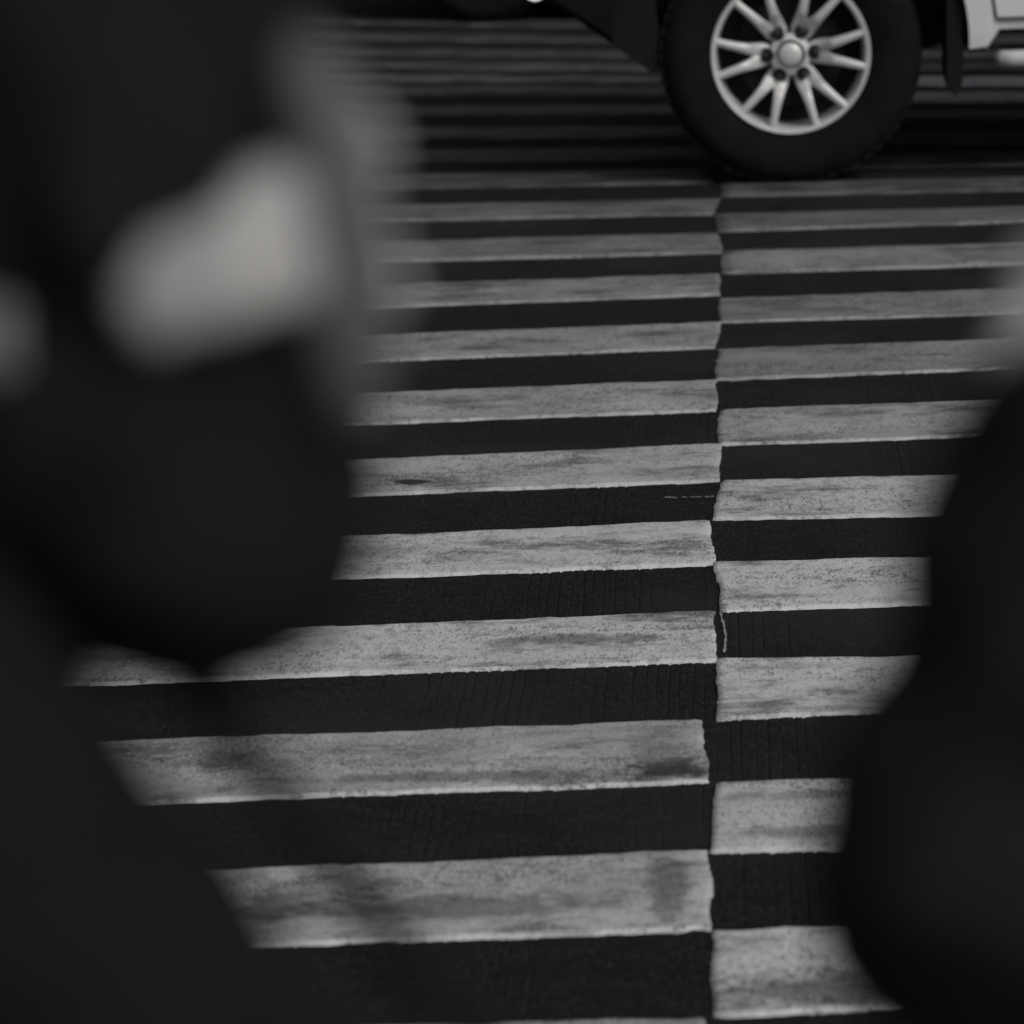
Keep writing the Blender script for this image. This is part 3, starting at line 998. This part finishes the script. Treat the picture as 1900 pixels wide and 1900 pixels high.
# mud flap, side step
for s in (0.445, 3.19):
    for y0 in (0.03, 1.57):
        bm = bmesh.new()
        pr = [(-0.018, 0.62), (-0.024, 0.30), (-0.016, 0.257), (0.0, 0.242), (0.016, 0.257), (0.024, 0.30), (0.030, 0.62)]
        a = [bm.verts.new((s + 0.022 + x, y0, z)) for x, z in pr]
        b = [bm.verts.new((s + 0.022 + x, y0 + 0.24, z)) for x, z in pr]
        bm.faces.new(a)
        bm.faces.new(b[::-1])
        for i in range(len(pr)): bm.faces.new((a[i], b[i], b[(i + 1) % len(pr)], a[(i + 1) % len(pr)]))
        obj('mud_flap', fix(bm), M['black'], suv)
for sd_, y in ((1, -0.045), (-1, 1.885)):
    bm = bmesh.new()
    tube(bm, [(0.600, y + sd_ * 0.03, 0.352), (0.607, y + sd_ * 0.008, 0.352), (0.630, y, 0.352), (2.18, y, 0.352), (2.20, y + sd_ * 0.008, 0.352), (2.205, y + sd_ * 0.03, 0.352)], 0.0245, 16)
    st = obj('side_step', fix(bm), M['alloy'], suv)
    bm = bmesh.new()
    ya, yb = sorted((y + sd_ * 0.004, y + sd_ * 0.15))
    pts = [(0.60, 0.376), (0.66, 0.381), (0.74, 0.368), (2.05, 0.368), (2.12, 0.381), (2.18, 0.376)]
    lo = [(0.60, 0.357), (0.66, 0.362), (0.74, 0.348), (2.05, 0.348), (2.12, 0.362), (2.18, 0.357)]
    A = [[bm.verts.new((s, yy, z)) for s, z in q] for q, yy in ((pts, ya), (pts, yb), (lo, ya), (lo, yb))]
    for i in range(5):
        bm.faces.new((A[0][i], A[0][i + 1], A[1][i + 1], A[1][i]))
        bm.faces.new((A[2][i], A[3][i], A[3][i + 1], A[2][i + 1]))
        bm.faces.new((A[0][i], A[2][i], A[2][i + 1], A[0][i + 1]))
        bm.faces.new((A[1][i], A[1][i + 1], A[3][i + 1], A[3][i]))
    obj('step_pad', fix(bm), M['black'], st)
    for s in (0.72, 1.4, 2.06):
        bm = bmesh.new()
        ya, yb = sorted((y + sd_ * 0.10, y + sd_ * 0.26))
        box(bm, s, s + 0.05, ya, yb, 0.345, 0.44, 0.005)
        obj('step_bracket', fix(bm), M['black'], st)

# the dark car in the far lane, of which the picture shows a tyre and the sill
SEDS = [(-0.86, .30, .52, .55), (-0.82, .19, .62, .70), (-0.70, .14, .70, .80), (-0.45, .14, .76, .855), (-0.36, .14, .78, .865), (0.36, .14, .88, .87), (0.40, .14, .885, .87), (1.3, .14, .92, .875),
        (2.25, .14, .95, .87), (3.0, .22, .98, .865), (3.35, .26, .99, .83), (3.50, .32, .96, .74), (3.54, .38, .86, .62)]
sed = build_car(dict(
    name='dark_car', loc=(-1.02, 15.82, 0.0), rz=R(-14), label='dark saloon car in the far lane, its tyre just under the top edge', cat='car',
    half_w=0.88, stations=SEDS, paint='darkpaint', wheelbase=2.62, arch_r=0.345, arch_z=0.315, clad_s=-0.30, clad_z=0.34, chrome=False,
    cabin=[(0.55, 0.86), (0.62, 0.90), (1.30, 1.34), (1.7, 1.44), (2.3, 1.43), (3.05, 1.02), (3.05, 0.92)], cab_w=(0.79, 0.60),
    panes=[(1.02, 1.62, 0.96, 1.34, 1.40, 1.66), (1.70, 2.42, 0.97, 1.34, 1.72, 2.34)],
    screens=[('windscreen', (0.68, 0.945), (1.24, 1.30)), ('rear_window', (2.98, 1.06), (2.42, 1.37))],
    doors=[(0.62, 1.62), (1.632, 2.28)], door_z=0.30, mirror=(1.0, 0.98),
    lamps=[('headlight', 'glass', (-0.70, 0.68, 0.60), (0.10, 0.17, 0.06)), ('tail_light', 'redlens', (3.44, 0.62, 0.80), (0.06, 0.15, 0.07))],
    grille=(-0.85, 0.34, 0.48, 0.40), rt=0.310, rr=0.205, tw=0.195, wheel_y=0.03))

# ------------------------------------------------------------------ the two people waiting in front of the lens, arms folded, backs turned
def person(p):
    """E elbow and S shoulder of the arm nearest the gap; m = +1 when that is the right arm; facing +Y"""
    m = p['m']
    E, S = Vector(p['E']), Vector(p['S'])
    k = p['k']                                                    # size relative to 1.75 m
    g = 0.131
    base = Vector((S.x - m * 0.185 * k, S.y + 0.01, g))
    bx, by = base.x, base.y
    H = lambda z: g + z * k
    X = lambda x: bx + m * x * k                                  # x > 0 towards the arm nearest the gap
    Y = lambda y: by + y * k
    root = empty('person', base)
    tag(root, p['label'], 'person')
    sy = S.z

    def B(x, y, z, rx, ry=None, rz=None):
        return (x, y, z, rx * k, (ry or rx) * k, (rz or rx) * k)
    t0 = p.get('top', 0.0)
    zs = lambda z: H(z) + t0 * max(0, (z - 0.9) / 0.5)            # stretches the trunk up to the shoulder
    E2 = Vector((X(-0.25), Y(0.05), E.z - 0.01))
    S2 = Vector((X(-0.185), S.y, S.z))
    W1 = Vector((X(-0.06), Y(0.24), E.z - 0.02))                  # wrist of the near arm, across the chest
    W2 = Vector(p['wrist'])
    # ---- body
    ch = []
    ch.append([B(X(0), Y(0), zs(0.93), .15, .11, .10), B(X(0), Y(0.01), zs(1.1), .135, .095, .1), B(X(0), Y(0), zs(1.28), .155, .105, .1), B(X(0), Y(-.01), zs(1.40), .13, .08, .07), B(X(0), Y(0), zs(1.47), .058), B(X(0), Y(.015), zs(1.56), .055)])
    ch.append([B(X(0), Y(.02), zs(1.655), .077, .098, .108), B(X(0), Y(.055), zs(1.585), .055, .055, .055)])
    ch.append([B(X(0), Y(.118), zs(1.645), .010, .012, .022), B(X(0), Y(.13), zs(1.625), .013, .014, .012)])    # nose
    ch.append([B(X(-.024), Y(.108), zs(1.59), .010, .008, .006), B(X(.024), Y(.108), zs(1.59), .010, .008, .006)])  # lips
    for e in (-1, 1): ch.append([B(X(e * .079), Y(.01), zs(1.64), .010, .022, .032)])
    for e in (-1, 1):
        ch.append([B(X(e * .09), Y(0), zs(.90), .085), B(X(e * .095), Y(.01), H(.50), .058), B(X(e * .095), Y(-.02), H(.34), .052), B(X(e * .095), Y(-.01), H(.09), .04), B(X(e * .10), Y(.10), H(.04), .035, .04, .03)])
    v4 = lambda v, r: (v[0], v[1], v[2], r * k, r * k, r * k)
    ch.append([v4(S, .046), v4((S + E) / 2, .035), v4(E, .034), v4(E + (W1 - E) * .3, .034), v4(W1, .025)])
    ch.append([v4(S2, .046), v4((S2 + E2) / 2, .035), v4(E2, .034), v4(E2 + (W2 - E2) * .3, .034), v4(W2, .025)])
    # hand tucked under the other arm
    tip = Vector((X(-.17), Y(.20), E.z + 0.02))
    ch.append([v4(W1, .026), v4(W1 + (tip - W1) * .6, .03)])
    for i in range(4):
        o = Vector((0, 0, .027 - .018 * i))
        a = W1 + (tip - W1) * .6 + o
        ch.append([v4(a, .010), v4(a + (tip - W1) * .35 + Vector((0, -.012, 0)), .009), v4(a + (tip - W1) * .6 + Vector((0, -.03, 0)), .0075)])
    ch.append([v4(W1 + (tip - W1) * .2, .013), v4(W1 + (tip - W1) * .5 + Vector((0, .02, .05)), .010), v4(W1 + (tip - W1) * .75 + Vector((0, .015, .06)), .008)])
    # hand laid round the near upper arm; angles about the arm's axis, 0 = away from the body, -90 = to the camera
    ax0, ax1 = E, S
    def ring(z, th, r):
        f = (z - ax0.z) / (ax1.z - ax0.z)
        c = ax0 + (ax1 - ax0) * f
        return Vector((c.x + m * r * math.cos(R(th)), c.y + r * math.sin(R(th)), z))
    rs = p.get('grip', p['sleeve']) + 0.007
    kn = []
    for i, (zk, zt, th0, th1, ln) in enumerate(p['fingers']):
        n = 6
        fing = []
        for q in range(n):
            f = q / (n - 1)
            bend = 0.010 * math.sin(math.pi * min(1, f * 1.3)) * (1 - f)
            fing.append((ring(zk + (zt - zk) * f ** 1.1, th0 + (th1 - th0) * f, rs + 0.004 * (1 - f) + bend), p.get('fr', .0085) * (1.0 - .2 * f)))
        kn.append(fing[0][0])
        ch.append([(*v, r, r, r) for v, r in fing])
    hb = ring(sum(v.z for v in kn) / 4 + 0.004, p['palm_th'], rs + 0.004)
    for v in kn:
        ch.append([(*v, .0098, .0098, .0098), (*((v + hb) / 2 + (v - hb) * 0.1), .012, .012, .012), (*hb, .015, .015, .018), (*W2, .024, .024, .026)])
    th_ = p['thumb']
    ch.append([(*hb, .017, .017, .017), (*ring(th_[0], th_[1], rs + .010), .0125, .0125, .0125), (*ring(th_[2], th_[3], rs + .004), .0105, .0105, .0105), (*ring(th_[4], th_[5], rs + .001), .0085, .0085, .0085)])
    me = blob(ch, 0.0042, 3, base)
    me.name = 'body'
    obj('body', me, M['skin'], root)
    # ---- jacket
    sl = p['sleeve']
    ja = []
    ja.append([B(X(0), Y(0), zs(0.88), .195, .15, .06), B(X(0), Y(0), zs(1.02), .185, .14, .1), B(X(0), Y(0.0), zs(1.28), .19, .135, .1), B(X(0), Y(-.01), zs(1.41), .165, .10, .06), B(X(0), Y(-.005), zs(1.475), .075, .075, .03)])
    a4 = lambda v, r: (v[0], v[1], v[2], r, r, r)
    ja.append([(*a4(S + (E - S) * f_, r_)[:5], min(r_, .035)) for f_, r_ in p.get('sleeve_pts', [(0, sl + .01), (.5, sl), (.93, sl * .96), (1, sl * .94)])] + [a4(E, sl * .94)] + [a4(E + (W1 - E) * .35, sl * .88), a4(E + (W1 - E) * .95, sl * .72)])
    ja.append([a4(S2, sl + .010), a4(S2 + (E2 - S2) * .5, sl), a4(E2, sl * .93), a4(E2 + (W2 - E2) * .35, sl * .88), a4(E2 + (W2 - E2) * .86, sl * .70)])
    ja.append([a4(S + Vector((m * -.03, 0, .0)), sl * .9), B(X(.05), Y(-.01), zs(1.485), .06, .07, .03)])
    ja.append([a4(S2 + Vector((m * .03, 0, .0)), sl * .9), B(X(-.05), Y(-.01), zs(1.485), .06, .07, .03)])
    # folds in the sleeve
    for i in range(6):
        f = 0.08 + 0.15 * i
        c = E + (S - E) * f
        a = R(-150 + 67 * i)
        o = Vector((m * math.cos(a), math.sin(a), 0)) * (sl - .006)
        ja.append([a4(c + o + Vector((0, 0, -.012)), .012), a4(c + o * 0.6 + Vector((m * -.01, -.03, .016)), .012)])
    me = blob(ja, 0.0080, 5, base, 0.0045)
    me.name = 'jacket'
    obj('jacket', me, M[p['cloth']], root)
    # ---- grey knitted cuff showing past the sleeve on the hand laid round the arm
    cf = [(*ring(z, th, p.get('grip', p['sleeve']) + dr), rr_, rr_, rr_ * 1.15) for z, th, dr, rr_ in p['cuff']]
    cf = p.get('cuff_w', cf)
    me = blob([cf], 0.005, 4, base, 0.002)
    me.name = 'cuff'
    obj('cuff', me, M['cuff'], root)
    # ---- trousers and shoes, hair
    tr = [[B(X(0), Y(0), zs(.98), .165, .125, .06), B(X(0), Y(0), zs(.90), .17, .13, .08)]]
    for e in (-1, 1): tr.append([B(X(e * .09), Y(0), zs(.90), .10, .11, .1), B(X(e * .095), Y(.01), H(.50), .078), B(X(e * .095), Y(-.015), H(.30), .07), B(X(e * .095), Y(-.01), H(.07), .062, .066, .03)])
    me = blob(tr, 0.012, 4, base)
    me.name = 'trousers'
    obj('trousers', me, M['trousers'], root)
    for e in (-1, 1):
        me = blob([[B(X(e * .096), Y(-.035), H(.045), .045, .05, .045), B(X(e * .10), Y(.07), H(.038), .046, .06, .037), B(X(e * .105), Y(.15), H(.032), .045, .05, .03)]], 0.008, 4, base)
        me.name = 'shoe'
        obj('shoe', me, M['shoe'], root)
    hr = [[B(X(0), Y(-.005), zs(1.69), .088, .108, .092)], [B(X(0), Y(-.045), zs(1.62), .08, .065, .08), B(X(0), Y(-.055), zs(p['hair_z']), .07, .045, .05)]]
    me = blob(hr, 0.008, 4, base)
    me.name = 'hair'
    obj('hair', me, M['hair'], root)
    for e in (-1, 1):
        bm = bmesh.new()
        bmesh.ops.create_icosphere(bm, subdivisions=2, radius=0.0125 * k, matrix=Matrix.Translation(Vector((X(e * .031), Y(.100), zs(1.655))) - base))
        obj('eye', bm, M['eye'], root, True)
    return root


person(dict(
    m=1, E=(-0.1385, 0.9357, 1.338), S=(-0.1761, 0.9425, 1.6252), k=1.03, top=-0.005, sleeve=0.0560, grip=0.0516, cloth='jacket', fr=0.0065,
    wrist=(-0.172, 1.0535, 1.3969), palm_th=48,
    fingers=[(1.4219, 1.4107, -52.0, -80.0, 0), (1.4124, 1.4012, -52.0, -86.0, 0), (1.4038, 1.3926, -50.0, -83.0, 0), (1.3978, 1.3943, -22.0, -34.0, 0)],
    thumb=(1.4227, 42.0, 1.4279, 34.0, 1.4313, 27.0), hair_z=1.52,
    cuff=[(1.421, -18.0, 0.0103, 0.0172)],
    cuff_w=[(-0.1032, 0.9133, 1.4528, 0.0103, 0.012, 0.0112), (-0.0976, 0.9073, 1.4395, 0.0129, 0.0155, 0.0129), (-0.095, 0.9047, 1.425, 0.0142, 0.0181, 0.0138), (-0.0946, 0.9047, 1.4099, 0.0142, 0.0189, 0.0138), (-0.0942, 0.9047, 1.3942, 0.0133, 0.0172, 0.0129), (-0.0929, 0.9047, 1.3787, 0.0108, 0.0138, 0.012), (-0.0955, 0.9073, 1.3677, 0.0086, 0.0103, 0.0086)],
    label='person in dark jacket with folded arms, pale hand on sleeve, blurred at the left'))
person(dict(
    m=-1, E=(0.0722, 0.9752, 1.2232), S=(0.1876, 1.0053, 1.5045), k=0.95, top=0.0, sleeve=0.0593, grip=0.0404, cloth='jacket2', fr=0.0059, sleeve_pts=[(0.0, 0.0499), (0.468, 0.0404), (0.53, 0.044), (0.575, 0.0625), (0.645, 0.0690), (0.769, 0.0655), (0.823, 0.0640), (1.0, 0.0605)],
    wrist=(0.1978, 1.118, 1.335), palm_th=50,
    fingers=[(1.3677, 1.3642, 14.0, -10.0, 0), (1.3608, 1.3574, 12.0, -16.0, 0), (1.3539, 1.3505, 14.0, -12.0, 0), (1.3488, 1.3462, 18.0, 2.0, 0)],
    thumb=(1.378, 28.0, 1.3814, 22.0, 1.384, 16.0), hair_z=1.45,
    cuff=[(1.3797, 16.0, -0.0034, 0.0086), (1.3677, 20.0, 0.0017, 0.012), (1.3539, 22.0, 0.0017, 0.0112), (1.3453, 24.0, -0.0017, 0.0086)],
    label='person in black jacket with folded arms, a blurred dark shape at the right edge'))

# ------------------------------------------------------------------ the bag slung at the left person's hip
bg_ = tag(empty('shoulder_bag', (-0.2322, 0.8944, 1.0942)), 'dark cloth shoulder bag with steel buckle and hanging cord at lower left', 'bag')
bo = Vector(bg_.location)
me = blob([[(-0.215, 0.8987, 1.3049, 0.0473, 0.0473, 0.043), (-0.1670, 0.8901, 1.2275, 0.0516, 0.0516, 0.043), (-0.1165, 0.8858, 1.1501, 0.0516, 0.0516, 0.043), (-0.0903, 0.8858, 1.077, 0.0516, 0.0516, 0.043)],
           [(-0.3268, 0.903, 1.2834, 0.0516, 0.0516, 0.043), (-0.3268, 0.903, 1.0684, 0.0516, 0.0516, 0.043), (-0.1376, 0.8858, 1.0684, 0.0516, 0.0516, 0.043)],
           [(-0.2666, 0.8987, 1.2404, 0.0602, 0.0516, 0.043), (-0.2236, 0.8944, 1.12, 0.0688, 0.0602, 0.0516)]], 0.008, 8, bo, 0.004)
me.name = 'bag_body'
obj('bag_body', me, M['bag'], bg_)
bm = bmesh.new()
sp = [(-0.258, 0.903, 1.292), (-0.2193, 0.8858, 1.3436), (-0.1995, 0.8772, 1.3952), (-0.2021, 0.8772, 1.464), (-0.2193, 0.8858, 1.5414), (-0.2408, 0.9202, 1.6102), (-0.258, 0.9632, 1.6446)]
va = [bm.verts.new(Vector((x - 0.014, y, z)) - bo) for x, y, z in sp]
vb = [bm.verts.new(Vector((x + 0.014, y - 0.003, z)) - bo) for x, y, z in sp]
for i in range(len(sp) - 1): bm.faces.new((va[i], vb[i], vb[i + 1], va[i + 1])).smooth = True
r_ = bmesh.ops.extrude_face_region(bm, geom=bm.faces[:])
for v in [q for q in r_['geom'] if isinstance(q, bmesh.types.BMVert)]: v.co.y += 0.004
strap = obj('strap', fix(bm), M['bag'], bg_)
bm = bmesh.new()
c = Vector((-0.184, 0.8669, 1.3952)) - bo
box(bm, c.x - 0.015, c.x + 0.015, c.y - 0.003, c.y + 0.003, c.z - 0.008, c.z + 0.008, 0.002)
box(bm, c.x - 0.012, c.x + 0.012, c.y - 0.008, c.y - 0.0032, c.z - 0.003, c.z + 0.003, 0.0015)
obj('buckle', fix(bm), M['steel'], strap)
bm = bmesh.new()
cp = [(-0.1479, 0.9331, 1.3023), (-0.1376, 0.9434, 1.28), (-0.123, 0.9408, 1.2602), (-0.1032, 0.9365, 1.2344), (-0.0843, 0.9331, 1.2103), (-0.0688, 0.9288, 1.1888), (-0.0731, 0.9202, 1.1372), (-0.1118, 0.903, 1.0942), (-0.1462, 0.8858, 1.077)]
tube(bm, [Vector(q) - bo for q in cp], 0.0060, 8)
obj('cord', fix(bm), M['bag'], bg_)
